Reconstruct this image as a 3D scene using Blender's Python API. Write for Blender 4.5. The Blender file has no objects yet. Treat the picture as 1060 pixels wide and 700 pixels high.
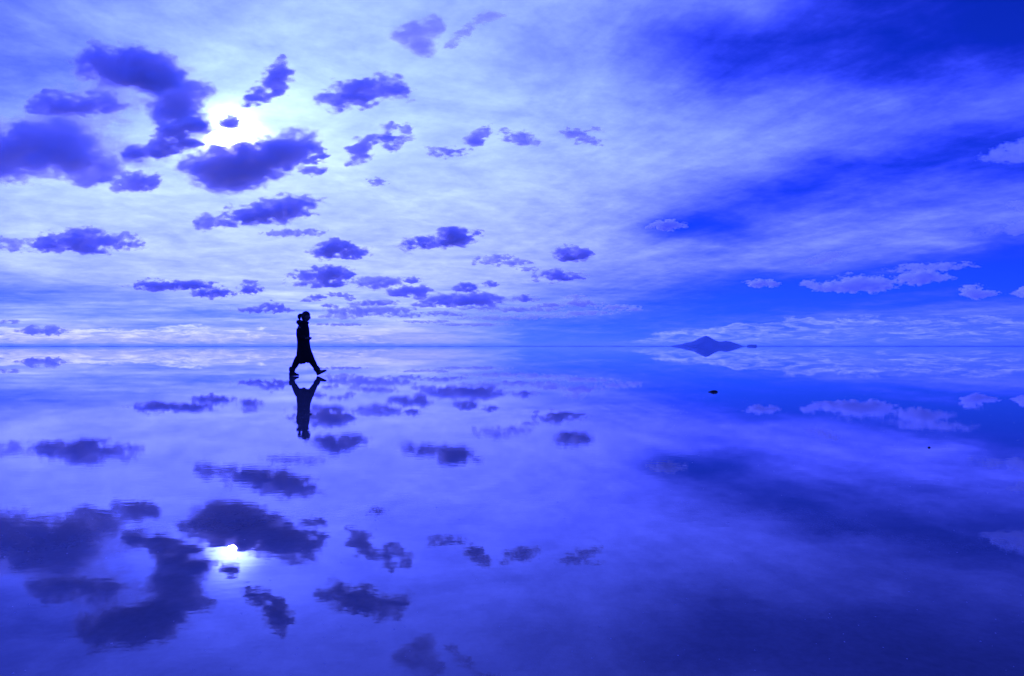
import bpy, bmesh, math, random
import numpy as np
from mathutils import Vector, Matrix, Quaternion

# ------------------------------------------------------------------ basics
scene = bpy.context.scene
COL = scene.collection
FPX = 650.0                    # focal length in photograph pixels (1060 wide)
HX, HY = 530.0, 358.6          # optical axis column, horizon row
CAM_H = 0.78
R = math.radians


def ray(px, py):
    """direction through a photograph pixel, y = 1"""
    return Vector(((px - HX) / FPX, 1.0, (HY - py) / FPX))


def at(px, py, Y):
    d = ray(px, py) * Y
    return Vector((d.x, d.y, d.z + CAM_H))


SUN_PX = (240.0, 147.5)
sd = ray(*SUN_PX).normalized()
SUN_AZ = math.atan2(sd.x, sd.y)
SUN_EL = math.asin(sd.z)

# colour cast of the light as the photograph records it (a very cold white balance)
CAST = (0.095, 0.13, 1.0)


def link(o, parent=None):
    COL.objects.link(o)
    if parent is not None:
        o.parent = parent
    return o


def tag(o, label=None, cat=None, group=None, kind=None):
    if label:
        o['label'] = label
    if cat:
        o['category'] = cat
    if group:
        o['group'] = group
    if kind:
        o['kind'] = kind
    return o


def mesh_obj(name, verts, faces, mat=None, parent=None, smooth=True, loc=None):
    me = bpy.data.meshes.new(name)
    me.from_pydata([tuple(v) for v in verts], [], [tuple(f) for f in faces])
    me.validate()
    if smooth:
        me.polygons.foreach_set('use_smooth', [True] * len(me.polygons))
    o = bpy.data.objects.new(name, me)
    if mat:
        me.materials.append(mat)
    if loc is not None:
        o.location = loc
    return link(o, parent)


scene.view_settings.view_transform = 'Standard'
scene.view_settings.look = 'None'
scene.view_settings.exposure = 0.0
scene.view_settings.gamma = 1.0

# ------------------------------------------------------------------ node maths
class E:
    """wrap a socket so that node maths can be written as expressions"""

    def __init__(s, t, k):
        s.t, s.k = t, k

    def _m(s, op, *a, clamp=False):
        n = s.t.nodes.new('ShaderNodeMath')
        n.operation = op
        n.use_clamp = clamp
        for i, v in enumerate((s,) + a):
            if isinstance(v, E):
                s.t.links.new(v.k, n.inputs[i])
            else:
                n.inputs[i].default_value = v
        return E(s.t, n.outputs[0])

    def __add__(s, o): return s._m('ADD', o)
    def __radd__(s, o): return s._m('ADD', o)
    def __mul__(s, o): return s._m('MULTIPLY', o)
    def __rmul__(s, o): return s._m('MULTIPLY', o)
    def __sub__(s, o): return s._m('SUBTRACT', o)
    def __rsub__(s, o): return (s * -1.0) + o
    def __truediv__(s, o): return s._m('DIVIDE', o)
    def pow(s, o): return s._m('POWER', o)
    def max(s, o): return s._m('MAXIMUM', o)
    def min(s, o): return s._m('MINIMUM', o)
    def clamp(s): return s._m('ADD', 0.0, clamp=True)

    def step(s, a, b, smooth=True, lo=0.0, hi=1.0):
        n = s.t.nodes.new('ShaderNodeMapRange')
        n.interpolation_type = 'SMOOTHSTEP' if smooth else 'LINEAR'
        n.clamp = True
        s.t.links.new(s.k, n.inputs[0])
        for i, v in enumerate((a, b, lo, hi)):
            if isinstance(v, E):
                s.t.links.new(v.k, n.inputs[i + 1])
            else:
                n.inputs[i + 1].default_value = v
        return E(s.t, n.outputs[0])

    def mix(s, o, f):
        """s*(1-f) + o*f"""
        return s + (o - s) * f if isinstance(o, E) else s + ((s * -1.0) + o) * f


def vec(t, x, y, z):
    n = t.nodes.new('ShaderNodeCombineXYZ')
    for i, v in enumerate((x, y, z)):
        if isinstance(v, E):
            t.links.new(v.k, n.inputs[i])
        else:
            n.inputs[i].default_value = v
    return E(t, n.outputs[0])


def noise(t, v, scale, detail=6.0, rough=0.55, dist=0.0, lac=2.0, colour=False):
    n = t.nodes.new('ShaderNodeTexNoise')
    t.links.new(v.k, n.inputs['Vector'])
    n.inputs['Scale'].default_value = scale
    n.inputs['Detail'].default_value = detail
    n.inputs['Roughness'].default_value = rough
    n.inputs['Lacunarity'].default_value = lac
    n.inputs['Distortion'].default_value = dist
    return E(t, n.outputs['Color' if colour else 'Fac'])


def split(t, c):
    n = t.nodes.new('ShaderNodeSeparateXYZ')
    t.links.new(c.k, n.inputs[0])
    return [E(t, n.outputs[i]) for i in range(3)]


def ramp(t, fac, stops, interp='CARDINAL'):
    n = t.nodes.new('ShaderNodeValToRGB')
    cr = n.color_ramp
    cr.interpolation = interp
    while len(cr.elements) < len(stops):
        cr.elements.new(0.5)
    for e, (p, v) in zip(cr.elements, stops):
        e.position = p
        e.color = (v, v, v, 1.0)
    t.links.new(fac.k, n.inputs[0])
    return E(t, n.outputs[0])


# ------------------------------------------------------------------ world: sky and the high thin cloud veil
world = bpy.data.worlds.new('World')
scene.world = world
world.use_nodes = True
wt = world.node_tree
wt.nodes.clear()
tc = wt.nodes.new('ShaderNodeTexCoord')
dx, dy, dz = split(wt, E(wt, tc.outputs['Generated']))
hyp = (dx * dx + dy * dy + 1e-6)._m('SQRT')
az = dx._m('ARCTAN2', dy)
azc = az.max(-0.9).min(0.9)
w = dz / hyp / azc._m('COSINE')              # tangent of elevation, straightened
w = w.max(0.0)

# planar coordinates on the veil (perspective runs to the horizon)
den = (dz / hyp).max(0.0) + 0.15
plx = dx / hyp / den
ply = dy / hyp / den
pl = vec(wt, plx, ply, 0.0)

# bend the cover chart so that its edges are torn the way high cloud is
wn = split(wt, noise(wt, pl, 2.2, 5.0, 0.6, colour=True))
n4 = noise(wt, vec(wt, az * 7.0, w * 85.0, 2.2), 1.0, 6.0, 0.6)      # thin flat layers low over the horizon
az_w = (n4 - 0.5) * (w.step(0.08, 0.02) * 0.22) + az + (wn[0] - 0.5) * 0.10
w_w = w + (wn[1] - 0.5) * (w * 0.22 + 0.012)
fac = (az_w + 0.95) / 1.9

PXS = [0, 90, 180, 270, 360, 450, 518, 540, 630, 720, 810, 900, 980, 1060]
COVER = [   # how white the veil is: rows of the sky from the top down to the horizon
    (0,   [.45, .58, .66, .70, .70, .68, .62, .52, .46, .36, .16, .02, .00]),
    (40,  [.42, .52, .66, .76, .74, .68, .62, .48, .26, .16, .06, .02, .05]),
    (70,  [.46, .52, .68, .82, .76, .70, .64, .52, .30, .20, .18, .26, .32]),
    (95,  [.54, .58, .74, .90, .80, .72, .66, .60, .48, .42, .38, .38, .36]),
    (120, [.60, .66, .78, .92, .84, .74, .68, .62, .54, .48, .43, .38, .32]),
    (150, [.68, .70, .85, .94, .88, .76, .70, .64, .56, .50, .40, .16, .06]),
    (170, [.74, .76, .86, .92, .84, .78, .72, .67, .56, .42, .14, .08, .20]),
    (195, [.75, .78, .84, .84, .80, .78, .74, .66, .46, .16, .22, .32, .38]),
    (220, [.76, .78, .80, .79, .78, .78, .74, .62, .28, .32, .42, .42, .40]),
    (232, [.76, .77, .79, .78, .77, .77, .72, .52, .05, .38, .46, .44, .38]),
    (255, [.74, .76, .77, .78, .77, .77, .70, .60, .46, .48, .48, .42, .16]),
    (275, [.72, .74, .76, .78, .78, .77, .70, .58, .46, .42, .32, .10, .00]),
    (292, [.60, .66, .74, .78, .78, .76, .66, .50, .28, .06, .06, .04, .02]),
    (305, [.30, .46, .62, .76, .76, .74, .60, .42, .16, .03, .08, .14, .12]),
    (320, [.60, .60, .56, .68, .74, .70, .48, .36, .12, .10, .20, .26, .32]),
    (335, [.64, .62, .50, .56, .66, .64, .34, .22, .22, .30, .38, .36, .34]),
    (348, [.66, .68, .68, .70, .72, .66, .26, .24, .30, .38, .40, .40, .40]),
    (357, [.70, .72, .72, .70, .70, .66, .34, .34, .40, .42, .42, .42, .42]),
]


for _py, _v in COVER:                       # the veil ends rather sharply low over the middle of the horizon
    _v.insert(6, _v[5] * 0.85 if _py > 340 else (_v[5] * .25 + _v[6] * .75))
    if _py > 310:
        _v[7] = _v[7] * 0.8 + 0.10


def chart_stops(vals, end=.30):
    st = [(0.0, end)]
    for px, v in zip(PXS, vals):
        st.append(((math.atan((px - HX) / FPX) + 0.95) / 1.9, v))
    st.append((1.0, end))
    return st


cover = None
prev_w = None
for py, vals in reversed(COVER):
    rw = (HY - py) / FPX
    r_ = ramp(wt, fac, chart_stops(vals))
    cover = r_ if cover is None else cover.mix(r_, w_w.step(prev_w, rw, smooth=False))
    prev_w = rw
cover = cover.mix(0.26, w.step(prev_w, prev_w + 0.5))       # above the picture: open sky

# fibrous detail of the veil: mottled on the sun side, combed into long streaks on the other
n1 = noise(wt, vec(wt, plx * 0.85 + ply * 0.2, ply * 1.1 - plx * 0.35, 3.1), 3.2, 8.0, 0.60, dist=0.6)
n2 = noise(wt, vec(wt, plx, ply * 1.3, 9.7), 11.0, 6.0, 0.66)
along = plx * 0.53 - ply * 0.85
across = plx * 0.85 + ply * 0.53
n3 = noise(wt, vec(wt, along * 0.7, across * 2.2, 6.3), 2.0, 8.0, 0.62, dist=0.3)
side = az.step(-0.15, 0.25)
cover = cover + (n4 - 0.5) * (w.step(0.14, 0.05) * w.step(0.0, 0.02) * 0.8 * (1.0 - side * 0.5))
cover = cover + (n1 - 0.5) * (0.42 - side * 0.20) + (n2 - 0.5) * 0.22 + (n3 - 0.5) * (side * 0.32 + 0.06)

# ragged bank of far cumulus along the horizon
ax = az * FPX
wy = w * FPX
crest = ramp(wt, (az + 0.95) / 1.9, chart_stops([.62, .64, .60, .52, .36, .22, .1, .0, .08, .55, .90, .98, .90, .86], 0.6), 'LINEAR') * 32.0
cn = noise(wt, vec(wt, ax * 0.030, wy * 0.07, 1.7), 1.0, 8.0, 0.64)
cn2 = noise(wt, vec(wt, ax * 0.055, wy * 0.26, 5.2), 1.0, 8.0, 0.68, dist=0.6)
top_y = crest + (cn - 0.5) * 34.0
bank = (top_y - wy).step(-0.5, 4.0) * crest.step(1.0, 10.0)
bank_s = 0.60 + (cn2 - 0.5) * 1.5 + (top_y - wy).step(5.0, 0.0) * 0.30 - azc * 0.36
cover = cover.mix(bank_s, bank * (cn2 - 0.30).step(0.0, 0.2) * 0.85)
cover = cover.max(0.0).min(1.15)

# glow of the sun through the veil
sx, sy, sz = sd
cosang = dx * sx + dy * sy + dz * sz
glow = (cosang - 1.0) * 600.0
glow = glow._m('EXPONENT')
core = ((cosang - 1.0) * 2400.0)._m('EXPONENT')

veil = cover.pow(2.3) * 0.86
warm = w.step(0.45, 0.0)                         # whiter high up, rosier low down
rosy = w.step(0.06, 0.0) * (az * -1.0).step(-0.05, 0.15)
v_r = veil * (1.0 + rosy * 0.28 + glow * 0.10 + core * 9.0)
v_g = v_r * (1.42 - warm * 0.30 - rosy * 0.24)
v_b = v_r * 11.0 + cover * 0.8

sky = wt.nodes.new('ShaderNodeTexSky')
sky.sky_type = 'NISHITA'
sky.sun_disc = False
sky.sun_elevation = SUN_EL
sky.sun_rotation = SUN_AZ
sky.altitude = 3600
sky.air_density = 1.0
sky.dust_density = 0.6
sky.ozone_density = 1.5
skc = wt.nodes.new('ShaderNodeSeparateColor')
wt.links.new(sky.outputs[0], skc.inputs[0])
NS = 1.0                                          # sky colours enter a Background of strength 0.1
s_r = E(wt, skc.outputs[0]) * (CAST[0] * 0.30)
s_g = E(wt, skc.outputs[1]) * (CAST[1] * 1.0)
s_b = E(wt, skc.outputs[2]) * (CAST[2] * 1.6)
gap = 1.0 - cover.clamp() * 0.55
gap = gap * (1.0 + (az * az).step(0.9, 2.2) * 1.3 + w.step(0.65, 1.4) * 1.2)
out = wt.nodes.new('ShaderNodeCombineColor')
for i, (a, b) in enumerate(((s_r, v_r), (s_g, v_g), (s_b, v_b))):
    c = a * gap + b * 10.0
    wt.links.new(c.k, out.inputs[i])
bg = wt.nodes.new('ShaderNodeBackground')
bg.inputs['Strength'].default_value = 0.1
wt.links.new(out.outputs[0], bg.inputs['Color'])
wo = wt.nodes.new('ShaderNodeOutputWorld')
wt.links.new(bg.outputs[0], wo.inputs['Surface'])
world.cycles.sampling_method = 'MANUAL'
world.cycles.sample_map_resolution = 1024

# ------------------------------------------------------------------ sun
sl = bpy.data.lights.new('sun', 'SUN')
sl.energy = 5.0
sl.angle = R(0.55)
sl.color = (0.13, 0.145, 1.0)
so = bpy.data.objects.new('sun', sl)
so.rotation_euler = sd.to_track_quat('Z', 'Y').to_euler()
so.location = (0, 0, 500)
link(so)

# ------------------------------------------------------------------ camera
cd = bpy.data.cameras.new('camera')
cd.sensor_width = 36.0
cd.lens = 36.0 * FPX / 1060.0
cd.shift_y = (HY - 350.0) / 1060.0
cd.clip_start = 0.05
cd.clip_end = 400000.0
co = bpy.data.objects.new('camera', cd)
co.location = (0, 0, CAM_H)
co.rotation_euler = (R(90), 0, 0)
link(co)
scene.camera = co


# ------------------------------------------------------------------ materials
def new_mat(name):
    m = bpy.data.materials.new(name)
    m.use_nodes = True
    m.node_tree.nodes.clear()
    return m, m.node_tree


def principled(name, col, rough=0.8, spec=0.3, var=0.3, scale=20.0, bump=0.0, bscale=60.0):
    m, t = new_mat(name)
    p = t.nodes.new('ShaderNodeBsdfPrincipled')
    o = t.nodes.new('ShaderNodeOutputMaterial')
    t.links.new(p.outputs[0], o.inputs['Surface'])
    tcn = t.nodes.new('ShaderNodeTexCoord')
    ob = E(t, tcn.outputs['Object'])
    f = noise(t, ob, scale, 5.0, 0.6)
    cc = t.nodes.new('ShaderNodeCombineColor')
    k = 1.0 - var + f * (2 * var)
    for i in range(3):
        t.links.new((k * col[i]).k, cc.inputs[i])
    t.links.new(cc.outputs[0], p.inputs['Base Color'])
    p.inputs['Roughness'].default_value = rough
    p.inputs['Specular IOR Level'].default_value = spec
    if bump:
        b = t.nodes.new('ShaderNodeBump')
        b.inputs['Strength'].default_value = bump
        b.inputs['Distance'].default_value = 0.01
        t.links.new(noise(t, ob, bscale, 5.0, 0.6).k, b.inputs['Height'])
        t.links.new(b.outputs[0], p.inputs['Normal'])
    return m


# water: a skin of brine a few centimetres deep over the salt crust
def water_material():
    m, t = new_mat('brine_over_salt')
    tcn = t.nodes.new('ShaderNodeTexCoord')
    ob = E(t, tcn.outputs['Object'])
    x, y, z = split(t, ob)
    # fine wind ripple, long across the view, dying out with distance
    na = noise(t, vec(t, x * 1.0, y * 2.2, 0.0), 9.0, 3.0, 0.5)
    nb = noise(t, vec(t, x * 1.0, y * 1.7, 4.0), 1.6, 3.0, 0.5)
    patch = noise(t, vec(t, x * 0.5, y, 8.0), 0.35, 3.0, 0.5).step(0.35, 0.7)
    calm = (1.0 + (x * x + y * y) * 0.012).pow(-1.0)
    h = (na * 0.00026 * (0.25 + patch) + nb * 0.00028) * calm
    bmp = t.nodes.new('ShaderNodeBump')
    bmp.inputs['Strength'].default_value = 1.0
    bmp.inputs['Distance'].default_value = 1.0
    t.links.new(h.k, bmp.inputs['Height'])
    gl = t.nodes.new('ShaderNodeBsdfGlossy')
    gl.inputs['Roughness'].default_value = 0.004
    gl.inputs['Color'].default_value = (1, 1, 1, 1)
    t.links.new(bmp.outputs[0], gl.inputs['Normal'])
    di = t.nodes.new('ShaderNodeBsdfDiffuse')
    sn = noise(t, ob, 2.5, 7.0, 0.65)
    sn2 = noise(t, ob, 38.0, 3.0, 0.6)
    a = 0.10 + (sn - 0.5) * 0.09 + (sn2 - 0.5) * 0.05
    cc = t.nodes.new('ShaderNodeCombineColor')
    for i, k in enumerate((0.9, 0.95, 1.0)):
        t.links.new((a * k).k, cc.inputs[i])
    t.links.new(cc.outputs[0], di.inputs['Color'])
    fr = t.nodes.new('ShaderNodeFresnel')
    fr.inputs['IOR'].default_value = 1.31
    mx = t.nodes.new('ShaderNodeMixShader')
    t.links.new(fr.outputs[0], mx.inputs[0])
    t.links.new(di.outputs[0], mx.inputs[1])
    t.links.new(gl.outputs[0], mx.inputs[2])
    o = t.nodes.new('ShaderNodeOutputMaterial')
    t.links.new(mx.outputs[0], o.inputs['Surface'])
    return m


seg = 72
rings = [0.25 * 1.7 ** k for k in range(23)] + [60000.0]
wv, wf = [(0, 0, 0)], []
for k, rr in enumerate(rings):
    for i in range(seg):
        wv.append((rr * math.cos(2 * math.pi * i / seg), rr * math.sin(2 * math.pi * i / seg), 0))
        a, b = 1 + k * seg + i, 1 + k * seg + (i + 1) % seg
        wf.append((0, a, b) if k == 0 else (a - seg, a, b, b - seg))
water = mesh_obj('water', wv, wf, water_material(), smooth=False)
tag(water, 'mirror still sheet of shallow water over the salt flat', kind='structure')

# ------------------------------------------------------------------ island and far shore
rng = np.random.default_rng(7)
M_ROCK = principled('far_rock', (0.04, 0.10, 0.15), 0.95, 0.1, 0.5, 0.006)


def terrain(name, Y, prof, depth, label, seed, mat, rough=1.0):
    """a hill ridge whose skyline follows heights given over photo columns; real width and depth"""
    r = np.random.default_rng(seed)
    s = Y / FPX
    x0, x1 = prof[0][0], prof[-1][0]
    nx, ny = max(40, int((x1 - x0) * 3)), 36
    ph = r.uniform(0, 6.28, 24)
    V, F = [], []
    for j in range(ny + 1):
        q = j / ny * 2 - 1
        for i in range(nx + 1):
            px = x0 + (x1 - x0) * i / nx
            hh = np.interp(px, [p[0] for p in prof], [p[1] for p in prof])
            edge = math.sin(math.pi * i / nx) ** 0.35 if 0 < i < nx else 0.0
            k = max(0.0, 1 - abs(q) ** 1.6)
            n = 0.0
            for o in range(5):
                f = 0.25 * 1.9 ** o
                n += math.sin(px * f + ph[o] + q * 3.1 * f * 2 + 2.0 * math.sin(q * 4 * f + ph[o + 6])) / 1.75 ** o
            z = hh * s * k * (1 + 0.0 * n) + n * 0.22 * rough * s * min(1.0, hh) * k * edge
            V.append(((px - HX) * s * (1 + q * depth / Y), Y + q * depth, z if 0 < j < ny and 0 < i < nx else -2.0))
    for j in range(ny):
        for i in range(nx):
            a = j * (nx + 1) + i
            F.append((a, a + 1, a + nx + 2, a + nx + 1))
    return tag(mesh_obj(name, V, F, mat), label, kind='structure')


terrain('hill', 9000.0, [(690, 0), (694, 0.5), (699, 1.2), (705, 2.2), (710, 3.3), (715, 4.6), (719, 6.2), (722, 7.6), (726, 9.3), (729, 10.6), (731, 11.0), (733, 10.4), (736, 8.6), (740, 6.7), (744, 5.4), (748, 5.3), (752, 5.6), (756, 4.9), (760, 3.6), (765, 1.9), (769, 0.9), (774, 0)], 420.0,
        'low rocky island with one blunt peak rising from the far water', 3, M_ROCK)
terrain('hill', 9300.0, [(772.5, 0), (774, 1.6), (778, 2.1), (783, 1.7), (784, 0)], 120.0,
        'small flat islet just right of the peaked island', 5, M_ROCK)
# the far shore: a thin dark strip all along the horizon
sv, sf = [], []
for i in range(361):
    a = R(-62 + 124 * i / 360)
    hgt = 13.0 + 7.0 * math.sin(i * 0.9) * math.sin(i * 0.23 + 1) + rng.uniform(-4, 4) + (8 if i > 180 else 0)
    for rr, z in ((26000.0, -1.0), (26040.0, max(4.0, hgt)), (26400.0, max(4.0, hgt) * 0.9), (27000.0, -1.0)):
        sv.append((rr * math.sin(a), rr * math.cos(a), z))
    if i:
        for k in range(3):
            b = (i - 1) * 4 + k
            sf.append((b, b + 4, b + 5, b + 1))
tag(mesh_obj('shore', sv, sf, M_ROCK), 'thin dark strip of far shore along the horizon', kind='structure')


# ------------------------------------------------------------------ clouds
def lattice_noise(shape, period, r):
    """smooth value noise on a voxel grid"""
    n = [int(math.ceil(s / p)) + 4 for s, p in zip(shape, period)]
    g = r.random(n, dtype=np.float32)
    for axis, (s, p) in enumerate(zip(shape, period)):
        c = np.arange(s, dtype=np.float32) / p + float(r.random()) * 0.99
        i = c.astype(int)
        f = c - i
        f = f * f * (3 - 2 * f)
        sh = [1, 1, 1]
        sh[axis] = s
        f = f.reshape(sh)
        g = np.take(g, i, axis) * (1 - f) + np.take(g, i + 1, axis) * f
    return g


def surface_nets(F):
    """closed quad mesh around F > 0 (voxel coordinates)"""
    S = F > 0
    nx, ny, nz = F.shape
    c = [S[i:nx - 1 + i, j:ny - 1 + j, k:nz - 1 + k] for i in (0, 1) for j in (0, 1) for k in (0, 1)]
    cnt = sum(a.astype(np.int8) for a in c)
    cell = (cnt > 0) & (cnt < 8)
    idx = -np.ones(cell.shape, np.int64)
    ci = np.argwhere(cell)
    idx[cell] = np.arange(len(ci))
    acc = np.zeros((len(ci), 3))
    num = np.zeros(len(ci))
    corner = [(i, j, k) for i in (0, 1) for j in (0, 1) for k in (0, 1)]
    val = [F[ci[:, 0] + i, ci[:, 1] + j, ci[:, 2] + k] for i, j, k in corner]
    for a in range(8):
        for b in range(a + 1, 8):
            d = [q - p for p, q in zip(corner[a], corner[b])]
            if sum(map(abs, d)) != 1:
                continue
            m = (val[a] > 0) != (val[b] > 0)
            tt = val[a][m] / (val[a][m] - val[b][m])
            acc[m] += np.array(corner[a]) + tt[:, None] * np.array(d)
            num[m] += 1
    V = ci + acc / num[:, None]
    quads = []
    for axis in range(3):
        sl0 = [slice(1, -1)] * 3
        sl1 = [slice(1, -1)] * 3
        sl0[axis] = slice(0, -1)
        sl1[axis] = slice(1, None)
        A, B = S[tuple(sl0)], S[tuple(sl1)]
        e = np.argwhere(A != B)
        up = A[tuple(e.T)]
        base = e.copy()
        for ax in range(3):
            if ax != axis:
                base[:, ax] += 1
        u, v = [(1, 2), (2, 0), (0, 1)][axis]
        off = []
        for du, dv in ((0, 0), (1, 0), (1, 1), (0, 1)):
            p = base.copy()
            p[:, u] -= du
            p[:, v] -= dv
            off.append(idx[p[:, 0], p[:, 1], p[:, 2]])
        q = np.stack(off, 1)
        q[~up] = q[~up][:, ::-1]
        quads.append(q)
    return V, np.concatenate(quads)


def cloud_material(density, colour, aniso=0.55):
    m, t = new_mat('cloud_vapour')
    s = t.nodes.new('ShaderNodeVolumeScatter')
    s.inputs['Density'].default_value = density
    s.inputs['Color'].default_value = (*colour, 1)
    s.inputs['Anisotropy'].default_value = aniso
    o = t.nodes.new('ShaderNodeOutputMaterial')
    t.links.new(s.outputs[0], o.inputs['Volume'])
    m.cycles.homogeneous_volume = True
    return m


def cloud(label, blobs, alt=1000.0, tau=4.0, amp=0.68, vox=1.0, seed=1, fine=1.0, colour=(0.74, 0.83, 0.92), deep=0.6, aniso=0.4, group='dark ragged clouds'):
    """blobs: (px, py, rx, ry, tilt) in photo pixels of the cloud's own distance; grown into one solid lump of vapour"""
    r = np.random.default_rng(seed * 7919 + 13)
    bx = np.array(blobs, float)
    vox = min(1.0, max(0.45, float(np.median(bx[:, 3])) / 10.0))
    pad = 1.8
    ext = np.hypot(bx[:, 2], bx[:, 3])
    big = bx[:, 2] * bx[:, 3]
    cx = (bx[:, 0] * big).sum() / big.sum()
    cy = (bx[:, 1] * big).sum() / big.sum()
    th = np.radians(bx[:, 4])
    ex = np.abs(bx[:, 2] * np.cos(th)) + np.abs(bx[:, 3] * np.sin(th))
    ey = np.abs(bx[:, 2] * np.sin(th)) + np.abs(bx[:, 3] * np.cos(th))
    x0, x1 = (bx[:, 0] - ex * pad).min() - 3, (bx[:, 0] + ex * pad).max() + 3
    y0, y1 = (bx[:, 1] - ey * pad).min() - 3, (bx[:, 1] + ey * pad).max() + 3
    rz = np.sqrt(bx[:, 2] * bx[:, 3]) * deep
    zz = rz.max() * pad + 3
    vz = vox * max(1.0, rz.max() / 14.0)
    X = np.arange(x0, x1, vox, dtype=np.float32)[:, None, None]
    Yv = np.arange(y0, y1, vox, dtype=np.float32)[None, :, None]
    Z = np.arange(-zz, zz, vz, dtype=np.float32)[None, None, :]
    shape = (X.shape[0], Yv.shape[1], Z.shape[2])
    # torn, turbulent displacement
    size = float(np.median(np.minimum(bx[:, 2], bx[:, 3])))
    def fb(p0, octs, sx=1.5, gain=0.68):
        f = np.zeros(shape, np.float32)
        a, tot, p = 1.0, 0.0, p0
        for _ in range(octs):
            if p < 1.3 * vox:
                break
            for m_ in (1.0, 1.37):          # two lattices of unequal pitch hide the grid
                f += 0.72 * a * (lattice_noise(shape, (max(1.1, p * m_ * sx / vox), max(1.1, p * m_ / vox), max(1.5, p * m_ * 4.0 / vz)), r) - 0.5)
            tot += a * a
            a *= gain
            p *= 0.52
        return f / max(tot, 1e-6) ** 0.5 * 2.0
    wx = fb(size * 1.2, 5) * size * 0.40
    wyv = fb(size * 1.2, 5) * size * 0.24
    F = np.full(shape, -9.0, np.float32)
    acc = np.zeros(shape, np.float32)
    for (bxx, byy, rx, ry, tl), tt, rzz in zip(blobs, th, rz):
        c, s = math.cos(tt), math.sin(tt)
        u = (X + wx - bxx)
        v = (Yv + wyv - byy)
        p = (u * c - v * s) / rx
        q = (u * s + v * c) / ry
        d = p * p + q * q + (Z / rzz) ** 2
        acc += np.exp(-1.25 * d)
    F = np.log(acc + 1e-9) / 1.25 + 1.0
    F = F + fb(size * 0.80 * fine, 7, 2.0, 0.82) * amp * 2.2 - 0.04
    F[0], F[-1] = -3, -3
    F[:, 0], F[:, -1] = -3, -3
    F[:, :, 0], F[:, :, -1] = -3, -3
    Ymid = alt / max(0.01, (HY - cy) / FPX)
    fw = np.array(ray(cx, cy).normalized())
    sc = Ymid / FPX
    dens = tau / (2 * max(rz.max() * 0.75, 2.0) * sc)
    root = None
    # a thin mist outside, denser vapour further in, so that the rim fades
    for name, iso, k in (('cloud', 0.62, 0.15), ('outer_vapour', 0.32, 0.28), ('inner_vapour', 0.04, 0.50), ('dense_core', -0.28, 0.65)):
        V, Q = surface_nets(F + iso)
        if len(Q) < 8:
            continue
        px = x0 + V[:, 0] * vox
        py = y0 + V[:, 1] * vox
        pz = -zz + V[:, 2] * vz
        P = ((px - cx)[:, None] * np.array((1, 0, 0.0)) + (cy - py)[:, None] * np.array((0, 0, 1.0)) + pz[:, None] * fw) * sc
        t3 = P[Q[:, 0]], P[Q[:, 1]], P[Q[:, 2]]
        if (t3[0] * np.cross(t3[1], t3[2])).sum() < 0:      # faces must look outwards for the vapour to fill the inside
            Q = Q[:, ::-1]
        me = bpy.data.meshes.new(name)
        me.vertices.add(len(P))
        me.vertices.foreach_set('co', P.astype(np.float32).ravel())
        me.loops.add(len(Q) * 4)
        me.loops.foreach_set('vertex_index', np.ascontiguousarray(Q).astype(np.int32).ravel())
        me.polygons.add(len(Q))
        me.polygons.foreach_set('loop_start', np.arange(0, len(Q) * 4, 4, dtype=np.int32))
        me.polygons.foreach_set('loop_total', np.full(len(Q), 4, np.int32))
        me.update(calc_edges=True)
        me.validate()
        me.materials.append(cloud_material(dens * k, colour, aniso))
        o = bpy.data.objects.new(name, me)
        if root is None:
            root = o
            o.location = at(cx, cy, Ymid)
            link(o)
            tag(o, label, 'cloud', group)
        else:
            link(o, root)
    return root


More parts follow.
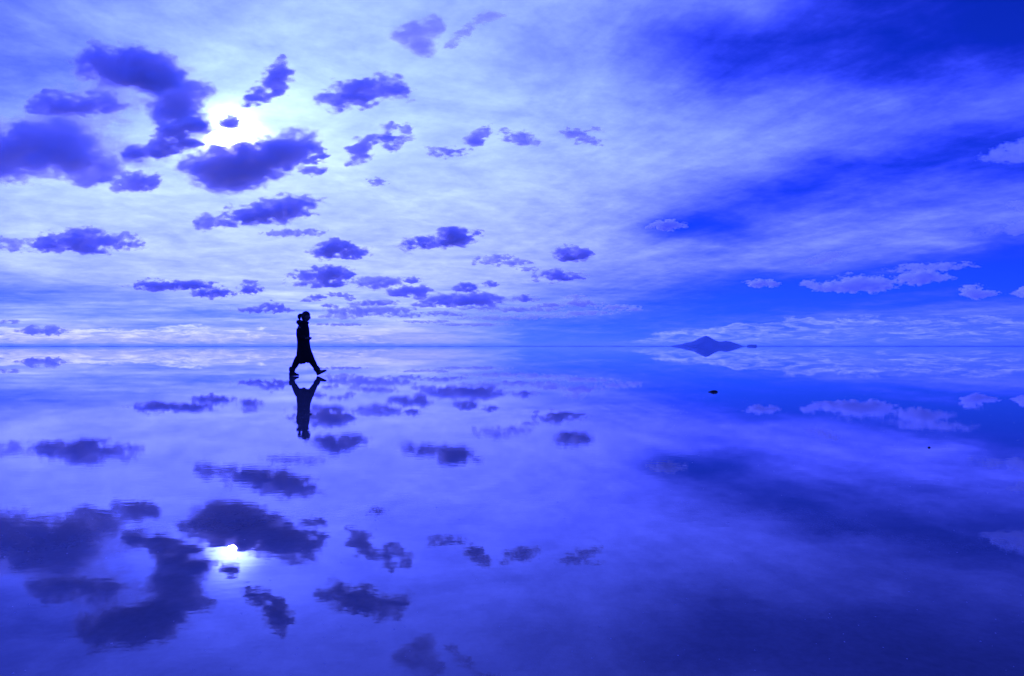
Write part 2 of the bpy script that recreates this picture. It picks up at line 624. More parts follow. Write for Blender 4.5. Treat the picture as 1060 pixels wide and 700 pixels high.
K = 'small dark clouds low over the horizon'
G = 'grey shaded clouds in the right of the sky'
Wt = 'white cumulus clouds over the right horizon'
CLOUDS = [
    # upper left group
    dict(label='large soft dark cloud highest in the upper left cluster', blobs=[(112, 64, 34, 20, 0), (142, 74, 36, 18, 12), (168, 82, 20, 14, 0)], tau=4.4, fine=1.4, amp=.5),
    dict(label='soft round dark cloud tucked below the right end of the highest one', blobs=[(187, 98, 28, 20, 0), (176, 118, 20, 12, 0)], tau=3.0, fine=1.4, amp=.5),
    dict(label='ragged dark cloud strip between the highest soft cloud and the left edge bank', blobs=[(72, 108, 34, 11, -4), (104, 106, 26, 11, 0), (42, 112, 14, 7, 0)], tau=3.0, fine=1.2),
    dict(label='long dark cloud bank running off the left edge of the picture', blobs=[(20, 148, 56, 24, 0), (66, 158, 42, 19, 8), (5, 168, 46, 18, 0), (92, 178, 34, 13, 6)], tau=4.6, amp=.45, fine=.8),
    dict(label='slanting dark cloud bar rising towards the sun gap', blobs=[(190, 143, 24, 9, 14), (155, 156, 24, 10, 10), (195, 125, 24, 10, -20), (176, 132, 16, 9, 0)], tau=3.4, fine=1.1),
    dict(label='small dark cloud below the left end of the slanting bar', blobs=[(142, 188, 20, 9, 8), (124, 194, 14, 6, 0)], tau=2.8, fine=1.2),
    dict(label='biggest dense dark cloud right under the bright sun gap', blobs=[(222, 176, 34, 16, 0), (262, 165, 42, 19, 12), (296, 157, 32, 17, 18), (238, 190, 26, 10, 0), (234, 165, 24, 11, 0)], tau=4.4, fine=.6, amp=.38),
    dict(label='torn dark fringe at the right end of the biggest cloud', blobs=[(330, 166, 9, 13, -18), (326, 152, 8, 7, 0), (318, 172, 9, 7, 0)], tau=2.4, amp=.8),
    dict(label='dark cloud leaning up to the right above the sun gap', blobs=[(272, 95, 18, 10, 30), (288, 82, 16, 12, 38), (291, 64, 8, 6, 50)], tau=3.4, fine=.9),
    dict(label='tiny dark puff beside the sun gap', blobs=[(238, 125, 9, 7, 0)], tau=2.4, fine=1.2),
    dict(label='dark winged cloud right of the leaning one', blobs=[(368, 99, 30, 12, 0), (390, 90, 22, 11, 22), (408, 92, 20, 9, -8), (342, 101, 14, 6, 0)], tau=3.4, fine=.9),
    dict(label='torn dark cloud scrap below the winged one', blobs=[(371, 160, 13, 10, 40), (378, 148, 12, 9, 40), (400, 131, 10, 10, -20)], tau=2.2, amp=.9),
    dict(label='broken dark wisp at the right of the torn scrap', blobs=[(408, 146, 14, 8, 10), (422, 134, 8, 6, 10)], tau=2.0, amp=.9),
    dict(label='soft dark cloud alone near the top edge', blobs=[(430, 34, 22, 13, 0), (440, 44, 14, 12, -30), (445, 30, 12, 9, 0)], tau=1.7, fine=1.4, amp=.6),
    dict(label='faint curled wisp trailing right from the lone top cloud', blobs=[(474, 40, 14, 6, 35), (492, 24, 12, 5, 35), (508, 16, 14, 5, 8)], tau=.9, fine=1.3, amp=.7),
    dict(label='small dark cloud slanting up in the mid sky row', blobs=[(489, 145, 11, 7, 28), (500, 138, 9, 6, 30)], tau=2.2),
    dict(label='flat dark cloud sliver left of the slanting small one', blobs=[(462, 158, 20, 5, 4), (448, 156, 8, 4, 0)], tau=2.0),
    dict(label='small dark tuft in the middle of the mid sky row', blobs=[(534, 141, 16, 7, -6), (548, 148, 12, 3.5, 0)], tau=1.9),
    dict(label='faint broken tuft at the right end of the mid sky row', blobs=[(598, 138, 13, 6, -6), (612, 146, 14, 4, 0), (620, 135, 8, 3, 0)], tau=1.5, amp=.8),
    dict(label='tiny tuft just below the torn scrap', blobs=[(389, 189, 10, 4, 10)], tau=1.5, amp=.9),
    dict(label='thin smoky patch between the clouds of the upper left cluster', blobs=[(120, 92, 70, 22, 10), (60, 130, 60, 18, 0), (190, 126, 26, 26, 0), (95, 160, 60, 18, 0)], tau=1.2, fine=1.3, amp=.6, alt=1150.0),
    # middle height
    dict(label='long dark cloud with a small lobe at its left end', blobs=[(280, 219, 36, 11, 8), (300, 216, 22, 11, 0), (250, 225, 24, 8, 0), (212, 231, 13, 8, 0)], tau=3.8, fine=.7),
    dict(label='thin wispy streak under the long lobed cloud', blobs=[(300, 241, 26, 3.5, 3), (325, 240, 12, 3, 0)], tau=1.8, amp=.7),
    dict(label='flat broad dark cloud at the left in the middle sky', blobs=[(80, 250, 38, 10, 0), (110, 251, 30, 8, 0), (58, 253, 22, 7, 0), (92, 244, 18, 7, 0)], tau=3.8, fine=.7),
    dict(label='faint small cloud at the left edge beside the flat broad one', blobs=[(10, 254, 16, 6, 0)], tau=1.6, amp=.8),
    dict(label='compact dark cloud above the walker to the right', blobs=[(350, 260, 24, 7, 0), (345, 255, 14, 8, 0), (368, 262, 14, 5, 0)], tau=3.8, fine=.7),
    dict(label='dark cloud with a ragged top in the centre of the sky', blobs=[(450, 251, 28, 7, 5), (470, 245, 22, 7, 5), (462, 243, 12, 6, 0)], tau=4.0, fine=.8),
    dict(label='small rounded dark cloud right of the sky centre', blobs=[(593, 265, 20, 5, 0), (589, 260, 10, 6, 0), (603, 262, 9, 5, 0)], tau=4.0, fine=.8),
    dict(label='flat dark cloud just below the small rounded one', blobs=[(578, 286, 24, 5, 2), (572, 283, 12, 5, 0)], tau=3.6, fine=.8),
    dict(label='faint broken cloud between the centre cloud and the rounded one', blobs=[(505, 270, 15, 4, 0), (520, 266, 14, 3, 0), (532, 272, 14, 4, 0)], tau=1.5, amp=.9),
    # low rows, left to right
    dict(label='long flat dark bar low in the left sky', blobs=[(162, 295, 26, 5, 0), (190, 295, 30, 4, 0)], tau=4.0, fine=.8, group=K),
    dict(label='small dark bar below the right end of the long left bar', blobs=[(222, 304, 20, 4.5, 0)], tau=3.5, fine=.8, group=K),
    dict(label='small lumpy dark puff right of the small bar', blobs=[(260, 299, 11, 5, 0), (258, 292, 7, 2.5, 0)], tau=3.0, fine=.9, group=K),
    dict(label='two layered dark cloud to the upper right of the walker', blobs=[(336, 284, 26, 5, 0), (342, 280, 18, 5, 0), (328, 287, 22, 4, 0), (336, 294, 30, 3.2, 0)], tau=3.6, fine=.8, group=K),
    dict(label='dark bar adjoining the two layered cloud on its right', blobs=[(384, 293, 18, 5.5, 0), (402, 292, 16, 5, 0)], tau=2.3, fine=.8, group=K),
    dict(label='tiny puff at the right end of the adjoining bar', blobs=[(426, 290, 9, 3.5, 0)], tau=2.4, group=K),
    dict(label='flat dark cloud below the tiny puff', blobs=[(415, 302, 14, 4, 0), (432, 302, 16, 6, 0)], tau=3.0, fine=.9, group=K),
    dict(label='small dark puff above the wide low bar', blobs=[(483, 298, 12, 4.5, 0)], tau=3.0, group=K),
    dict(label='wide low dark bar under the centre of the sky', blobs=[(465, 310, 24, 5, 0), (495, 309, 24, 5.5, 0), (480, 313, 36, 3.5, 0)], tau=2.8, fine=.8, group=K),
    dict(label='tiny dark dash right of the small puff', blobs=[(508, 294, 9, 3, 0)], tau=2.4, group=K),
    dict(label='little dark puff right of the wide low bar', blobs=[(542, 309, 10, 3.5, 0), (553, 310, 6, 2, 0)], tau=2.6, group=K),
    dict(label='flat dark dash at the right end of the low rows', blobs=[(600, 314, 18, 3.5, 0), (596, 307, 12, 2.5, 0)], tau=2.0, group=K),
    dict(label='thin dark streak under the wide low bar', blobs=[(500, 319, 26, 2.4, 0), (545, 320, 30, 2.6, 0)], tau=1.7, group=K),
    dict(label='broken dark streak just above the horizon right of the walker', blobs=[(370, 322, 30, 4, 0), (400, 321, 26, 3.4, 0), (350, 328, 20, 2.4, 0)], tau=2.0, amp=.7, group=K),
    dict(label='smaller broken streak below the broken one', blobs=[(420, 326, 30, 2.4, 0), (440, 333, 24, 1.8, 0)], tau=1.5, amp=.7, group=K),
    dict(label='lumpy dark cloud behind the head of the walker at left', blobs=[(281, 318, 11, 5, 0), (262, 321, 18, 3, 0), (292, 321, 9, 2.6, 0)], tau=3.0, fine=.9, group=K),
    dict(label='tiny puff above the walker', blobs=[(329, 308, 9, 3, 0), (318, 311, 7, 2, 0)], tau=2.4, group=K),
    dict(label='pair of merged lumps on the far cloud bank at the left horizon', blobs=[(33, 341, 11, 4.2, 0), (54, 341, 11, 4.8, 0), (44, 343, 20, 3, 0)], tau=2.4, group=K),
    dict(label='flat dark sliver left of the pair of merged lumps, at the left edge', blobs=[(6, 333, 14, 2.2, 0)], tau=1.6, group=K),
    dict(label='dark flake directly below the compact cloud', blobs=[(352, 305, 12, 2.4, 0), (362, 309, 9, 2, 0)], tau=2.0, group=K),
    dict(label='thin dark dash just over the broken streak', blobs=[(392, 313, 20, 2.6, 0), (376, 315, 12, 2, 0)], tau=2.0, group=K),
    dict(label='small flat dark flake above the right end of the thin low streak', blobs=[(566, 316, 14, 2.4, 0)], tau=1.9, group=K),
    dict(label='flat dark flake low between the low rows and the island', blobs=[(640, 318, 18, 2.4, 0), (655, 320, 12, 1.6, 0)], tau=1.6, group=K),
    dict(label='long faint streak lowest over the horizon in the centre', blobs=[(520, 329, 44, 2.2, 0), (560, 327, 26, 1.8, 0)], tau=1.2, amp=.7, group=K),
    dict(label='faint short streak beside the end of the low rows', blobs=[(606, 324, 26, 2.2, 0)], tau=1.3, amp=.7, group=K),
    dict(label='faint flake hanging right of the faint broken cloud', blobs=[(548, 279, 10, 2.2, 0)], tau=1.3, amp=.8, group=K),
    dict(label='short dark dash between the tiny puff and the wide low bar', blobs=[(440, 316, 15, 2.2, 0)], tau=2.0, group=K),
    dict(label='small dark flake under the left part of the wide low bar', blobs=[(458, 324, 18, 2.2, 0), (470, 326, 10, 1.6, 0)], tau=1.9, group=K),
    dict(label='thin dark thread just over the horizon right of the head of the walker', blobs=[(350, 336, 26, 1.6, 0)], tau=1.6, group=K),
    dict(label='thin dark thread just over the horizon under the wide low bar', blobs=[(490, 336, 30, 1.6, 0)], tau=1.5, group=K),
    dict(label='tiny dark fleck over the left end of the broken streak', blobs=[(341, 317, 8, 2, 0)], tau=2.0, group=K),
    # right of the sky
    dict(label='slanting grey cloud sliver over the right white clouds', blobs=[(856, 267, 16, 4.5, 10), (845, 270, 12, 2.5, 6)], tau=2.0, aniso=0.1, colour=(0.28, 0.32, 0.40), group=G),
    dict(label='long grey cloud streak touching the right edge', blobs=[(1030, 239, 26, 5, 2), (1060, 235, 24, 6, 2)], tau=2.0, aniso=0.1, colour=(0.28, 0.32, 0.40), group=G),
    dict(label='grey cloud with a pale rim at the right edge, highest there', blobs=[(1040, 160, 24, 7, 8), (1062, 157, 22, 9, 0)], tau=2.0, fine=1.2, aniso=0.1, colour=(0.28, 0.32, 0.40), group=G),
    dict(label='small pale grey cloud at the right edge between two grey ones', blobs=[(1056, 213, 15, 6, 0)], tau=2.0, fine=1.2, aniso=0.1, colour=(0.28, 0.32, 0.40), group=G),
    dict(label='widest white cumulus low in the right sky', blobs=[(888, 293, 24, 7, 0), (870, 296, 28, 5, 0), (908, 295, 18, 5, 0), (838, 294, 9, 3, 0)], tau=2.0, fine=.8, aniso=0.3, colour=(0.995, 0.99, 0.99), group=Wt),
    dict(label='white cumulus right of the widest one with a flat tail', blobs=[(947, 288, 18, 6, 0), (960, 285, 14, 5, 0), (975, 288, 12, 2.5, 0)], tau=2.0, fine=.8, aniso=0.3, colour=(0.995, 0.99, 0.99), group=Wt),
    dict(label='thin pale streak above the tailed white cumulus', blobs=[(960, 277, 34, 4, 3), (990, 275, 16, 3, 3)], tau=.9, fine=1., colour=(0.93, 0.93, 0.96), group=Wt),
    dict(label='small domed white cumulus near the right edge', blobs=[(1007, 302, 12, 6, 0), (1018, 304, 16, 3, 0)], tau=2.0, fine=.8, aniso=0.3, colour=(0.995, 0.99, 0.99), group=Wt),
    dict(label='white cloud cut by the right edge', blobs=[(1060, 302, 10, 5, 0)], tau=2.0, fine=.9, aniso=0.3, colour=(0.995, 0.99, 0.99), group=Wt),
    dict(label='small flat white cloud left of the widest cumulus', blobs=[(790, 293, 15, 3.6, 0)], tau=2.0, fine=.9, aniso=0.3, colour=(0.995, 0.99, 0.99), group=Wt),
    dict(label='small white cloud in the dark blue streak right of centre', blobs=[(695, 233, 12, 5, 0), (680, 234, 9, 2.6, 0)], tau=2.0, fine=1., aniso=0.3, colour=(0.995, 0.99, 0.99), group=Wt),
]
#CLOUDS_END
for i, c in enumerate(CLOUDS):
    cloud(seed=i + 1, **c)


# ------------------------------------------------------------------ the walker
PY0 = 389.2                       # photo row of the ground under the near foot
PD = CAM_H * FPX / (PY0 - HY)     # distance that puts the feet on the water
PS = PD / FPX                     # metres per photo pixel there
PXC = 314.5


def q(px, py, y=0.0):
    """figure coordinates: x the way the figure walks, y away from the camera, z up"""
    return Vector(((px - PXC) * PS, y, (PY0 - py) * PS))


def evaluated(o):
    dg = bpy.context.evaluated_depsgraph_get()
    dg.update()
    return bpy.data.meshes.new_from_object(o.evaluated_get(dg))


def skin_mesh(points, edges, radii, root=0, sub=2, grow=True):
    """a tapering limb system grown round a skeleton; returns a mesh"""
    me = bpy.data.meshes.new('limb')
    me.from_pydata([tuple(p) for p in points], edges, [])
    o = bpy.data.objects.new('limb', me)
    COL.objects.link(o)
    o.modifiers.new('Skin', 'SKIN').use_smooth_shade = True
    sv = me.skin_vertices[0].data
    for i, r_ in enumerate(radii):
        k_ = 1.3 if grow else 1.0
        sv[i].radius = (r_ * k_, r_ * k_) if not isinstance(r_, tuple) else (r_[0] * k_, r_[1] * k_)
        sv[i].use_root = (i == root)
    sb = o.modifiers.new('Sub', 'SUBSURF')
    sb.levels = sb.render_levels = sub
    m2 = evaluated(o)
    bpy.data.objects.remove(o)
    return m2


def loft(rings, seg=40, cap0=True, cap1=True):
    """closed skin through rings of points"""
    V, F = [], []
    for ring in rings:
        V += ring
    n = len(rings)
    for j in range(n - 1):
        for i in range(seg):
            a, b = j * seg + i, j * seg + (i + 1) % seg
            F.append((a, b, b + seg, a + seg))
    if cap0:
        F.append(tuple(range(seg - 1, -1, -1)))
    if cap1:
        F.append(tuple((n - 1) * seg + i for i in range(seg)))
    return V, F


M_SKIN = principled('skin', (0.07, 0.04, 0.03), 0.55, 0.3, 0.15, 30)
M_COAT = principled('black_wool', (0.005, 0.005, 0.005), 0.95, 0.1, 0.3, 40, 0.5, 220)
M_SCARF = principled('dark_knit', (0.006, 0.006, 0.006), 0.95, 0.1, 0.3, 50, 0.6, 160)
M_HAIR = principled('dark_hair', (0.006, 0.005, 0.004), 0.6, 0.2, 0.3, 60, 0.4, 200)
M_BOOT = principled('dark_rubber', (0.005, 0.005, 0.005), 0.6, 0.2, 0.3, 40)
M_LEG = principled('dark_leggings', (0.005, 0.005, 0.006), 0.9, 0.1, 0.3, 50)

person = bpy.data.objects.new('person', None)
person.empty_display_size = 0.2
person.location = ((PXC - HX) * PS, PD, 0.0)
link(person)
tag(person, 'person in a long dark coat and boots striding across the shallow water', 'person')

# --- body: pelvis, spine, neck, arms, legs, hands as one continuous surface
bm_parts = []


def limb(seq, sub=2):
    bm_parts.append(skin_mesh([p for p, _ in seq], [(i, i + 1) for i in range(len(seq) - 1)], [r_ for _, r_ in seq], 0, sub))


# trunk and neck, then each limb rooted deep inside it; all are fused into one surface below
limb([(q(314.3, 363.5), 0.08), (q(314.3, 361), (0.11, 0.10)), (q(314.2, 355), (0.10, 0.09)), (q(314.0, 348), (0.10, 0.09)), (q(313.7, 342), (0.10, 0.09)), (q(313.7, 339.5), 0.08)])
limb([(q(313.6, 342.0), 0.07), (q(314.2, 337.5), 0.060), (q(315.4, 333.6), 0.054), (q(316.2, 330.0), 0.056)])
NEAR, FAR = -1, 1


def arm(side, elbow, wrist):
    s0, s1, s2 = q(313.4, 340.0, side * 0.07), q(313.2, 339.4, side * 0.15), q(313.2, 341.2, side * 0.195)
    limb([(s0, 0.065), (s1, 0.062), (s2, 0.054), ((s2 + elbow) / 2, 0.046), (elbow, 0.041), (elbow * 0.55 + wrist * 0.45, 0.037), (wrist, 0.026)])


def leg(side, knee, ankle, toe):
    h0, h1 = q(314.4, 360.5, side * 0.05), q(314.6, 364.0, side * 0.085)
    limb([(h0, 0.09), (h1, 0.088), (h1 * 0.5 + knee * 0.5, 0.075), (knee, 0.056), (knee * 0.62 + ankle * 0.38, 0.054), (ankle, 0.038)])
    limb([(ankle, 0.038), (ankle * 0.45 + toe * 0.55, 0.034), (toe, 0.024)])


near_wrist, far_wrist = q(319.2, 350.6, -0.20), q(315.5, 359.5, 0.24)
near_elbow, far_elbow = q(312.4, 349.0, -0.245), q(312.2, 349.5, 0.245)
arm(NEAR, near_elbow, near_wrist)
arm(FAR, far_elbow, far_wrist)
# the front leg is the far one, heel planted and toe up; the rear leg is the near one
leg(FAR, q(322.0, 373.4, 0.09), q(328.6, 385.0, 0.09), q(334.8, 384.6, 0.11))
leg(NEAR, q(308.2, 373.4, -0.09), q(303.7, 385.2, -0.10), q(308.6, 387.6, -0.11))


def hand(wrist, fdir, palm_n, thumb_side, curl):
    """palm, four unequal bent fingers and a thumb from the side of the palm"""
    f = fdir.normalized()
    n_ = palm_n.normalized()
    s_ = f.cross(n_).normalized() * thumb_side
    out_ = []
    pp = [wrist, wrist + f * 0.035, wrist + f * 0.085]
    out_.append(skin_mesh(pp, [(0, 1), (1, 2)], [(0.026, 0.020), (0.036, 0.018), (0.038, 0.016)], 0, 2))
    for i, (ln, off) in enumerate(((0.068, 0.027), (0.078, 0.009), (0.072, -0.009), (0.056, -0.027))):
        b0 = wrist + f * 0.075 + s_ * off
        p1 = b0 + f * (ln * 0.45)
        d2 = (f * math.cos(curl) - n_ * math.sin(curl))
        p2 = p1 + d2 * (ln * 0.35)
        d3 = (f * math.cos(curl * 1.9) - n_ * math.sin(curl * 1.9))
        p3 = p2 + d3 * (ln * 0.28)
        out_.append(skin_mesh([b0, p1, p2, p3], [(0, 1), (1, 2), (2, 3)], [0.0095, 0.009, 0.0085, 0.007], 0, 1, False))
    t0_ = wrist + f * 0.03 + s_ * 0.026
    t1_ = t0_ + (f * 0.7 + s_ * 0.7) * 0.038
    t2_ = t1_ + (f * 0.95 + s_ * 0.15 - n_ * 0.25) * 0.032
    out_.append(skin_mesh([t0_, t1_, t2_], [(0, 1), (1, 2)], [0.013, 0.0105, 0.008], 0, 1, False))
    return out_


bm_parts += hand(near_wrist, Vector((1, 0.1, 0.05)), Vector((0, -1, 0.1)), -1, 0.45)
bm_parts += hand(far_wrist, Vector((0.25, 0, -1)), Vector((0.1, 1, 0)), 1, 0.4)

# head: a skull with brow, nose, lips, chin, ears and eye sockets, facing +x
hc = q(317.0, 327.9)
hb = bmesh.new()
bmesh.ops.create_uvsphere(hb, u_segments=48, v_segments=36, radius=1.0)
for v in hb.verts:
    x, y, z = v.co
    px_, py_, pz_ = x * 0.102, y * 0.080, z * 0.122
    if z < 0:                                   # narrow to the jaw
        py_ *= 1 + 0.28 * z
        px_ *= 1 + 0.14 * z
        px_ += 0.020 * (-z) * (1 if x > -0.3 else 0.2)
    fx = max(0.0, x)
    def bump(cy, cz, wy, wz):
        return math.exp(-((y - cy) / wy) ** 2 - ((z - cz) / wz) ** 2) * (1 if x > 0 else 0)
    px_ += 0.026 * bump(0, -0.22, 0.13, 0.17) + 0.010 * bump(0, -0.02, 0.10, 0.2)     # nose
    px_ += 0.008 * bump(0, 0.22, 0.6, 0.12)                                            # brow
    px_ -= 0.012 * (bump(0.36, 0.03, 0.17, 0.12) + bump(-0.36, 0.03, 0.17, 0.12))      # sockets
    px_ += 0.009 * (bump(0, -0.50, 0.28, 0.055) + bump(0, -0.60, 0.26, 0.055))         # lips
    px_ += 0.010 * bump(0, -0.85, 0.3, 0.12)                                           # chin
    v.co = Vector((px_, py_, pz_))
for sgn in (-1, 1):                              # ears
    r_ = bmesh.ops.create_uvsphere(hb, u_segments=14, v_segments=10, radius=1.0)
    for v in r_['verts']:
        v.co = Vector((v.co.x * 0.017 - 0.006, v.co.y * 0.010 + sgn * 0.078, v.co.z * 0.030 - 0.006))
bmesh.ops.rotate(hb, verts=hb.verts, cent=(0, 0, 0), matrix=Matrix.Rotation(R(6), 3, 'Y'))
bmesh.ops.translate(hb, verts=hb.verts, vec=hc)
hm_ = bpy.data.meshes.new('head')
hb.to_mesh(hm_)
hb.free()
bm_parts.append(hm_)

jb = bmesh.new()
for m_ in bm_parts:
    jb.from_mesh(m_)
jm = bpy.data.meshes.new('body')
jb.to_mesh(jm)
jb.free()
jo = bpy.data.objects.new('body', jm)
COL.objects.link(jo)
rm = jo.modifiers.new('Remesh', 'REMESH')
rm.mode = 'VOXEL'
rm.voxel_size = 0.0062
sm_ = jo.modifiers.new('Smooth', 'SMOOTH')
sm_.factor = 0.4
sm_.iterations = 2
body_me = evaluated(jo)
bpy.data.objects.remove(jo)
body_me.materials.clear()
body_me.materials.append(M_SKIN)
body_me.polygons.foreach_set('use_smooth', [True] * len(body_me.polygons))
body = bpy.data.objects.new('body', body_me)
link(body, person)

for sgn in (-1, 1):                              # eyes
    eb = bmesh.new()
    bmesh.ops.create_uvsphere(eb, u_segments=16, v_segments=12, radius=0.0125)
    em = bpy.data.meshes.new('eye')
    eb.to_mesh(em)
    eb.free()
    em.materials.append(principled('eye_white', (0.35, 0.34, 0.33), 0.2, 0.5, 0.1))
    eo = bpy.data.objects.new('eye', em)
    eo.location = hc + Vector((0.085, sgn * 0.029, -0.005))
    link(eo, person)

# --- coat: from the collar to an uneven hem below the knee
COAT = [  # photo row, back edge, front edge, half depth
    (334.0, 311.7, 318.2, 0.075), (335.6, 310.4, 318.5, 0.13), (337.4, 309.2, 318.9, 0.20), (340.0, 308.8, 319.3, 0.235),
    (344.0, 308.2, 319.6, 0.245), (349.0, 308.1, 319.8, 0.25), (354.0, 308.4, 319.9, 0.235), (358.0, 308.4, 320.3, 0.215),
    (361.0, 308.1, 321.1, 0.215), (364.0, 307.8, 322.3, 0.22), (367.0, 307.6, 323.6, 0.225), (370.0, 307.6, 324.9, 0.23),
    (372.3, 307.8, 325.3, 0.235), (374.4, 308.2, 324.0, 0.235), (376.2, 308.8, 321.4, 0.225)]
SEG = 56
rings = []
for k, (py, xb, xf, hd) in enumerate(COAT):
    ring = []
    low = max(0.0, (py - 357) / 19.4)
    for i in range(SEG):
        a = 2 * math.pi * i / SEG
        cx_, rx_ = (xb + xf) / 2, (xf - xb) / 2
        fold = 1 + low * (0.05 * math.sin(a * 7 + 0.6) + 0.035 * math.sin(a * 11 + 2.0)) + 0.012 * math.sin(a * 5 + k * 0.9)
        c_, s_ = math.cos(a), math.sin(a)
        sq = 0.9
        ux = math.copysign(abs(c_) ** sq, c_)
        uy = math.copysign(abs(s_) ** sq, s_)
        hem = (0.8 * math.sin(a * 3 + 1.0) + 0.5 * math.sin(a * 7)) * (1.0 if k == len(COAT) - 1 else 0.3 * low)
        ring.append(q(cx_ + rx_ * ux * (1 + (fold - 1) * 0.6), py + hem, hd * uy * fold))
    rings.append(ring)
# turn the hem inwards so that the cloth has an inside
last = rings[-1]
cen = sum(last, Vector()) / SEG
for kk, up_ in ((0.93, 0.004), (0.90, 0.06), (0.84, 0.22)):
    rings.append([cen + (p - cen) * kk + Vector((0, 0, up_)) for p in last])
V, F = loft(rings, SEG, cap0=True, cap1=True)
coat = mesh_obj('coat', V, F, M_COAT, person)
cs = coat.modifiers.new('Sub', 'SUBSURF')
cs.levels = cs.render_levels = 1


# sleeves, tapered tubes over the arms
def sleeve(path, r0, r1):
    pa = [path[0] * (1 - t) + path[1] * t for t in (0, 0.35, 0.7, 1)] + [path[1] * (1 - t) + path[2] * t for t in (0.3, 0.65, 0.95)]
    rr = [r0 + (r1 - r0) * i / (len(pa) - 1) for i in range(len(pa))]
    m_ = skin_mesh(pa, [(i, i + 1) for i in range(len(pa) - 1)], rr, 0, 2)
    m_.materials.clear()
    m_.materials.append(M_COAT)
    o = bpy.data.objects.new('sleeve', m_)
    return link(o, person)


sleeve([q(313.0, 339.6, -0.185), near_elbow, near_wrist], 0.072, 0.046)
sleeve([q(313.0, 339.6, 0.185), far_elbow, far_wrist], 0.072, 0.046)

# --- scarf: a thick roll about the neck, heaped at the nape
V, F = [], []
nu, nv = 44, 16
for i in range(nu):
    a = 2 * math.pi * i / nu
    back = max(0.0, -math.cos(a))
    cpt = q(314.2 + 2.9 * math.cos(a) - 1.6 * back, 334.3 + 0.4 * math.cos(a), 0.10 * math.sin(a))
    rr = 0.054 + 0.022 * back + 0.006 * math.sin(a * 5)
    for j in range(nv):
        b = 2 * math.pi * j / nv
        rad_dir = Vector((math.cos(a), math.sin(a), 0))
        wob = 1 + 0.10 * math.sin(b * 3 + a * 2) + 0.06 * math.sin(b * 5 - a * 3)
        V.append(cpt + (rad_dir * math.cos(b) + Vector((0, 0, 1)) * math.sin(b)) * rr * wob)
for i in range(nu):
    for j in range(nv):
        F.append((i * nv + j, ((i + 1) % nu) * nv + j, ((i + 1) % nu) * nv + (j + 1) % nv, i * nv + (j + 1) % nv))
mesh_obj('scarf', V, F, M_SCARF, person)

# --- hair: a cap over the skull and a curled ponytail standing off behind it
bmh = bmesh.new()
bmesh.ops.create_uvsphere(bmh, u_segments=40, v_segments=30, radius=1.0)
kill = []
for v in bmh.verts:
    x, y, z = v.co
    lim = -0.92 if x < -0.1 else (0.30 if x > 0.55 else -0.10 + 0.4 * (x + 0.1) / 0.65)
    if z < lim:
        kill.append(v)
    st = 1 + 0.02 * math.sin(14 * math.atan2(y, x) + 5 * z)
    v.co = Vector((x * 0.121 * st - 0.008, y * 0.100 * st, z * 0.146 * st + 0.004))
bmesh.ops.delete(bmh, geom=kill, context='VERTS')
bmesh.ops.translate(bmh, verts=bmh.verts, vec=hc)
mh = bpy.data.meshes.new('hair')
bmh.to_mesh(mh)
bmh.free()
mh.materials.append(M_HAIR)
mh.polygons.foreach_set('use_smooth', [True] * len(mh.polygons))
hair = link(bpy.data.objects.new('hair', mh), person)
hs = hair.modifiers.new('Solid', 'SOLIDIFY')
hs.thickness = 0.014
pp = [q(313.4, 326.0), q(312.2, 325.7), q(310.8, 325.9), q(309.8, 327.0), q(309.7, 328.6), q(310.2, 330.3), q(310.7, 331.2)]
mp = skin_mesh(pp, [(i, i + 1) for i in range(6)], [0.022, 0.027, 0.036, 0.043, 0.040, 0.027, 0.012], 0, 2)
mp.materials.clear()
mp.materials.append(M_HAIR)
link(bpy.data.objects.new('ponytail', mp), person)


# --- leggings and boots
def tube(name, pa, rr, mat):
    m_ = skin_mesh(pa, [(i, i + 1) for i in range(len(pa) - 1)], rr, 0, 2)
    m_.materials.clear()
    m_.materials.append(mat)
    return link(bpy.data.objects.new(name, m_), person)


tube('legging', [q(316.5, 367, 0.09), q(322.2, 374.4, 0.09), q(326.0, 381.0, 0.09)], [0.095, 0.074, 0.054], M_LEG)
tube('legging', [q(312.8, 367, -0.09), q(308.4, 374.2, -0.09), q(304.8, 382.0, -0.10)], [0.095, 0.074, 0.054], M_LEG)


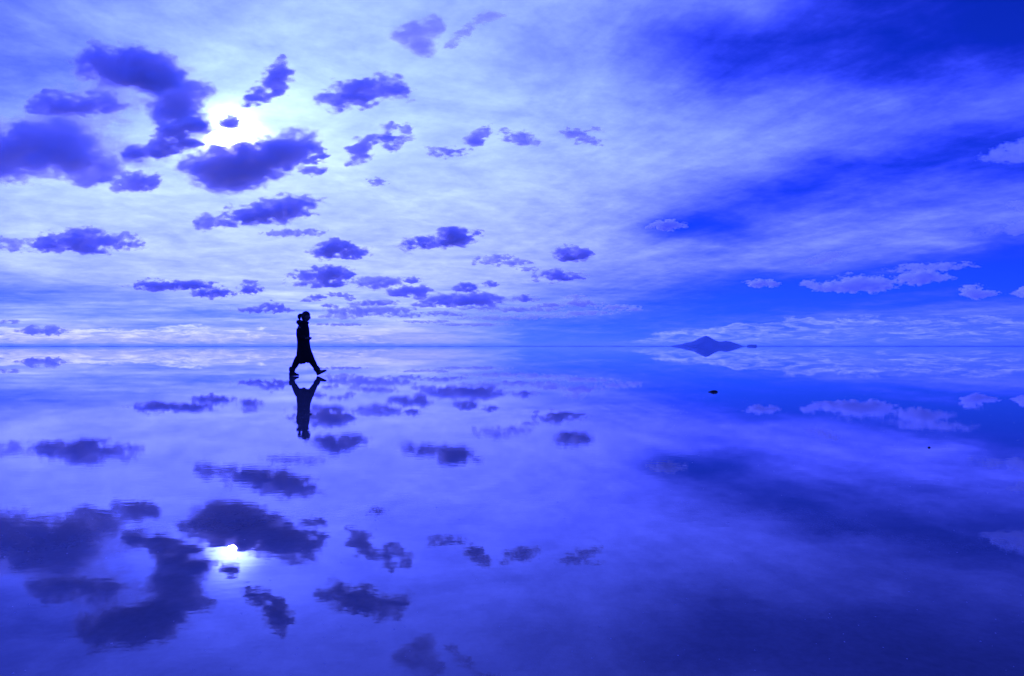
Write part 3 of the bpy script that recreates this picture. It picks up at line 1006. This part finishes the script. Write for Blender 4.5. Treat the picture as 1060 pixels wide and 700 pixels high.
def boot(cuff, ankle, heel, toe, y):
    """shaft from the cuff to the ankle and a foot with a flat sole, heel block and rounded toe"""
    up_ = (cuff - ankle).normalized()
    fwd = (toe - heel).normalized()
    bm_ = bmesh.new()
    me_ = []
    me_.append(skin_mesh([cuff, cuff * 0.5 + ankle * 0.5, ankle], [(0, 1), (1, 2)], [0.070, 0.067, 0.064], 0, 2))
    nrm = fwd.cross(Vector((0, -1, 0))).normalized()
    if nrm.z < 0:
        nrm = -nrm
    L = (toe - heel).length
    ring = []
    for t, hgt, wd in ((0.0, 0.07, 0.024), (0.04, 0.11, 0.036), (0.2, 0.14, 0.042), (0.42, 0.115, 0.042), (0.65, 0.080, 0.048), (0.85, 0.062, 0.046), (0.96, 0.048, 0.030), (1.0, 0.030, 0.012)):
        base = heel + fwd * (L * t)
        sect = []
        for i in range(20):
            a = 2 * math.pi * i / 20
            sq_ = 0.6
            sx_ = math.copysign(abs(math.cos(a)) ** sq_, math.cos(a))
            sz_ = math.copysign(abs(math.sin(a)) ** sq_, math.sin(a))
            sect.append(base + Vector((0, 1, 0)) * wd * sx_ + nrm * (hgt / 2 + hgt / 2 * sz_))
        ring.append(sect)
    V_, F_ = loft(ring, 20)
    mm = bpy.data.meshes.new('foot')
    mm.from_pydata([tuple(v) for v in V_], [], F_)
    me_.append(mm)
    for m_ in me_:
        bm_.from_mesh(m_)
    mo = bpy.data.meshes.new('boot')
    bm_.to_mesh(mo)
    bm_.free()
    o = bpy.data.objects.new('boot', mo)
    COL.objects.link(o)
    r2 = o.modifiers.new('Remesh', 'REMESH')
    r2.mode = 'VOXEL'
    r2.voxel_size = 0.007
    s2 = o.modifiers.new('Smooth', 'SMOOTH')
    s2.iterations = 4
    m3 = evaluated(o)
    bpy.data.objects.remove(o)
    m3.materials.clear()
    m3.materials.append(M_BOOT)
    m3.polygons.foreach_set('use_smooth', [True] * len(m3.polygons))
    return link(bpy.data.objects.new('boot', m3), person)


boot(q(303.9, 378.8, -0.10), q(303.6, 386.0, -0.10), q(300.9, 389.3, -0.11), q(311.2, 389.0, -0.12), -0.1)
boot(q(325.0, 379.0, 0.09), q(328.6, 385.2, 0.09), q(327.4, 389.2, 0.10), q(337.0, 384.3, 0.12), 0.1)


# ------------------------------------------------------------------ lump in the water, pebble, salt grains
def lump(name, px, py, half, high, seed, label, cat, lobes):
    Y = CAM_H * FPX / (py - HY)
    b = bmesh.new()
    r_ = random.Random(seed)
    for lx, lz, k in lobes:
        g = bmesh.ops.create_icosphere(b, subdivisions=4, radius=1.0)
        ph = [r_.uniform(0, 6.28) for _ in range(9)]
        for v in g['verts']:
            x, y, z = v.co
            n = 0.0
            for i in range(5):
                f = 1.7 * 1.8 ** i
                n += math.sin(f * x + ph[i]) * math.sin(f * y * 1.1 + ph[i + 1]) * math.sin(f * z * 0.9 + ph[i + 2]) / 1.5 ** i
            m_ = 1 + 0.20 * n
            v.co = Vector((x * half * k * m_ + lx * half, y * half * 0.7 * k * m_, z * high * k * m_ + lz * high))
    me = bpy.data.meshes.new(name)
    b.to_mesh(me)
    b.free()
    me.materials.append(principled('dark_mud', (0.02, 0.018, 0.017), 0.9, 0.2, 0.4, 30, 0.8, 80))
    me.polygons.foreach_set('use_smooth', [True] * len(me.polygons))
    o = bpy.data.objects.new(name, me)
    o.location = ((px - HX) / FPX * Y, Y, 0.0)
    link(o)
    return tag(o, label, cat)


lump('mud_lump', 738.5, 406.0, 0.068, 0.034, 4, 'dark lump of mud poking out of the water below the island', 'lump', [(0.15, 0.1, 0.9), (-0.75, -0.15, 0.55)])
lump('pebble', 962.0, 463.6, 0.011, 0.008, 9, 'tiny dark pebble breaking the water at the right', 'pebble', [(0, 0, 1)])

gr = random.Random(21)
gv, gf = [], []
for _ in range(900):
    Y = 1.4 + 11.0 * gr.random() ** 1.6
    X = gr.uniform(-0.9, 0.9) * Y
    s_ = gr.uniform(0.0008, 0.0026) * (1 + 0.12 * Y)
    b0 = len(gv)
    for p in ((1, 0, 0), (-1, 0, 0), (0, 1, 0), (0, -1, 0), (0, 0, 1), (0, 0, -1)):
        gv.append((X + p[0] * s_ * gr.uniform(0.6, 1.4), Y + p[1] * s_ * gr.uniform(0.6, 1.4), p[2] * s_ * 0.45))
    for f in ((0, 2, 4), (2, 1, 4), (1, 3, 4), (3, 0, 4), (2, 0, 5), (1, 2, 5), (3, 1, 5), (0, 3, 5)):
        gf.append(tuple(b0 + i for i in f))
salt = mesh_obj('salt_grains', gv, gf, principled('salt', (0.34, 0.34, 0.34), 0.5, 0.5, 0.2), smooth=False)
tag(salt, 'fine salt grains afloat on the near water', kind='stuff')

# ------------------------------------------------------------------ the air over the flat
HB, HT = 62000.0, 150.0
hv = [(x, y, z) for x in (-HB, HB) for y in (-HB, HB) for z in (-1.5, HT)]
hf = [(0, 1, 3, 2), (4, 6, 7, 5), (0, 4, 5, 1), (2, 3, 7, 6), (0, 2, 6, 4), (1, 5, 7, 3)]
hm, ht = new_mat('pale_air')
pv = ht.nodes.new('ShaderNodeVolumePrincipled')
pv.inputs['Color'].default_value = (0.42, 0.72, 1.0, 1)
pv.inputs['Anisotropy'].default_value = 0.35
pv.inputs['Density'].default_value = 3.6e-5
ho = ht.nodes.new('ShaderNodeOutputMaterial')
ht.links.new(pv.outputs[0], ho.inputs['Volume'])
hm.cycles.homogeneous_volume = True
haze = mesh_obj('haze', hv, hf, hm, smooth=False)
tag(haze, 'thin blue air over the flooded salt flat', kind='stuff')


# ------------------------------------------------------------------ render settings
scene.render.engine = 'CYCLES'
cy = scene.cycles
cy.use_denoising = True
cy.denoiser = 'OPENIMAGEDENOISE'
cy.max_bounces = 12
cy.volume_bounces = 6
cy.glossy_bounces = 3
cy.transparent_max_bounces = 24
cy.sample_clamp_indirect = 6.0
